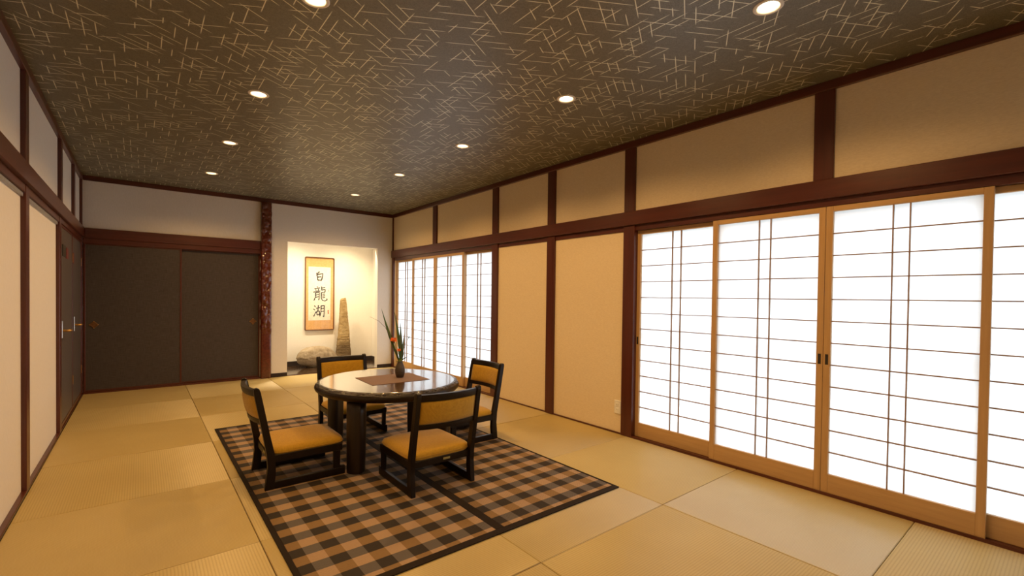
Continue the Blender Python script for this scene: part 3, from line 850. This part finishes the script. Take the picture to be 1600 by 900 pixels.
pp = box('writing_paper', (px0, -.0135, pz0), (px1, -.012, pz1), 'calligraphy_paper', fr)
bm = bmesh.new(); bm.faces.new([bm.verts.new((x, -.018, z)) for x, z in rrect(W2-.0138, H2-.0138, .010)]); from_bm('glass', bm, 'picture_glass', fr)
CH = {
 'white': [[(.50, 1.02), (.34, .84), (.14, .80)], [(.22, .70), (.30, .36), (.34, .06)], [(.20, .68), (.52, .74), (.86, .82), (.80, .46), (.70, .04)], [(.34, .42), (.54, .44), (.70, .46)], [(.34, .10), (.54, .09), (.74, .10)]],
 'dragon': [[(.28, 1.02), (.32, .93)], [(.08, .84), (.28, .88), (.50, .91)], [(.18, .80), (.22, .68)], [(.40, .83), (.34, .68)], [(.00, .60), (.26, .65), (.54, .69)], [(.16, .55), (.15, .25), (.04, .0)], [(.16, .55), (.45, .60), (.44, .20), (.40, .03)], [(.18, .40), (.42, .44)], [(.18, .25), (.42, .29)],
            [(.62, 1.02), (.61, .78)], [(.62, .90), (.90, .94)], [(.60, .76), (.90, .80), (.87, .60)], [(.62, .58), (.88, .61)], [(.60, .60), (.60, .20), (.68, .03), (.88, -.01), (1.04, .06), (1.02, .17)], [(.68, .46), (.88, .49)], [(.68, .34), (.88, .37)], [(.68, .22), (.88, .25)]],
 'lake': [[(.05, .96), (.17, .84)], [(-.03, .68), (.11, .58)], [(.0, .04), (.09, .22), (.22, .46)], [(.22, .73), (.40, .76), (.58, .80)], [(.42, 1.0), (.40, .74), (.38, .50)], [(.26, .46), (.31, .14)], [(.26, .46), (.54, .50), (.50, .15)], [(.31, .17), (.51, .19)],
          [(.67, .95), (.66, .45), (.55, .03)], [(.67, .94), (.96, .97), (.95, .40), (.93, .0), (.84, .08)], [(.69, .70), (.93, .73)], [(.68, .46), (.92, .49)]]}
def stroke(bm, pts, w, y):
    # resample, brush-like ribbon thick at the start, thinner in the middle
    P = [Vector((p[0], p[1])) for p in pts]; Q = []
    for a, b in zip(P, P[1:]):
        for k in range(6): Q.append(a.lerp(b, k/6))
    Q.append(P[-1]); n = len(Q); Lf = []; Rt = []
    for k, q in enumerate(Q):
        d = (Q[min(k+1, n-1)] - Q[max(k-1, 0)]); d = d.normalized() if d.length > 0 else Vector((1, 0))
        s = k/(n-1); ww = w*(.62 + .38*abs(2*s-1)**1.5)*(1 if s < .9 else (1-s)*6+.4)
        nn = Vector((-d.y, d.x))*ww
        Lf.append(bm.verts.new((q.x+nn.x, y, q.y+nn.y))); Rt.append(bm.verts.new((q.x-nn.x, y, q.y-nn.y)))
    for k in range(n-1): bm.faces.new((Lf[k], Lf[k+1], Rt[k+1], Rt[k]))
for key, (x0, x1, z0, z1) in {'white': (2.312, 2.470, 1.430, 1.590), 'dragon': (2.292, 2.510, 1.092, 1.335), 'lake': (2.300, 2.480, .815, 1.016)}.items():
    bm = bmesh.new()
    for st in CH[key]:
        stroke(bm, [(x0-fx + a*(x1-x0), z0-fz + b*(z1-z0)) for a, b in st], .0128 if key == 'white' else .0112, -.0139)
    from_bm('character', bm, 'ink', pp)
box('red_seal', (2.530-fx, -.0139, .865-fz), (2.552-fx, -.0134, .895-fz), 'seal_red', pp)
box('red_seal', (2.528-fx, -.0139, .900-fz), (2.550-fx, -.0134, .928-fz), 'seal_red', pp)
box('red_seal', (2.538-fx, -.0139, 1.250-fz), (2.550-fx, -.0134, 1.285-fz), 'faint_ink', pp)
random.seed(11)
for cxx, za, zb_ in ((2.252, .98, 1.24), (2.532, .96, 1.20)):
    bm = bmesh.new(); z = zb_
    while z > za:
        for _ in range(3):
            a = (cxx-fx+random.uniform(-.006, .006), z-fz+random.uniform(-.007, .007)); b = (a[0]+random.uniform(-.008, .008), a[1]+random.uniform(-.008, .008))
            stroke(bm, [a, b], .0011, -.0138)
        z -= .022
    from_bm('small_writing', bm, 'faint_ink', pp)
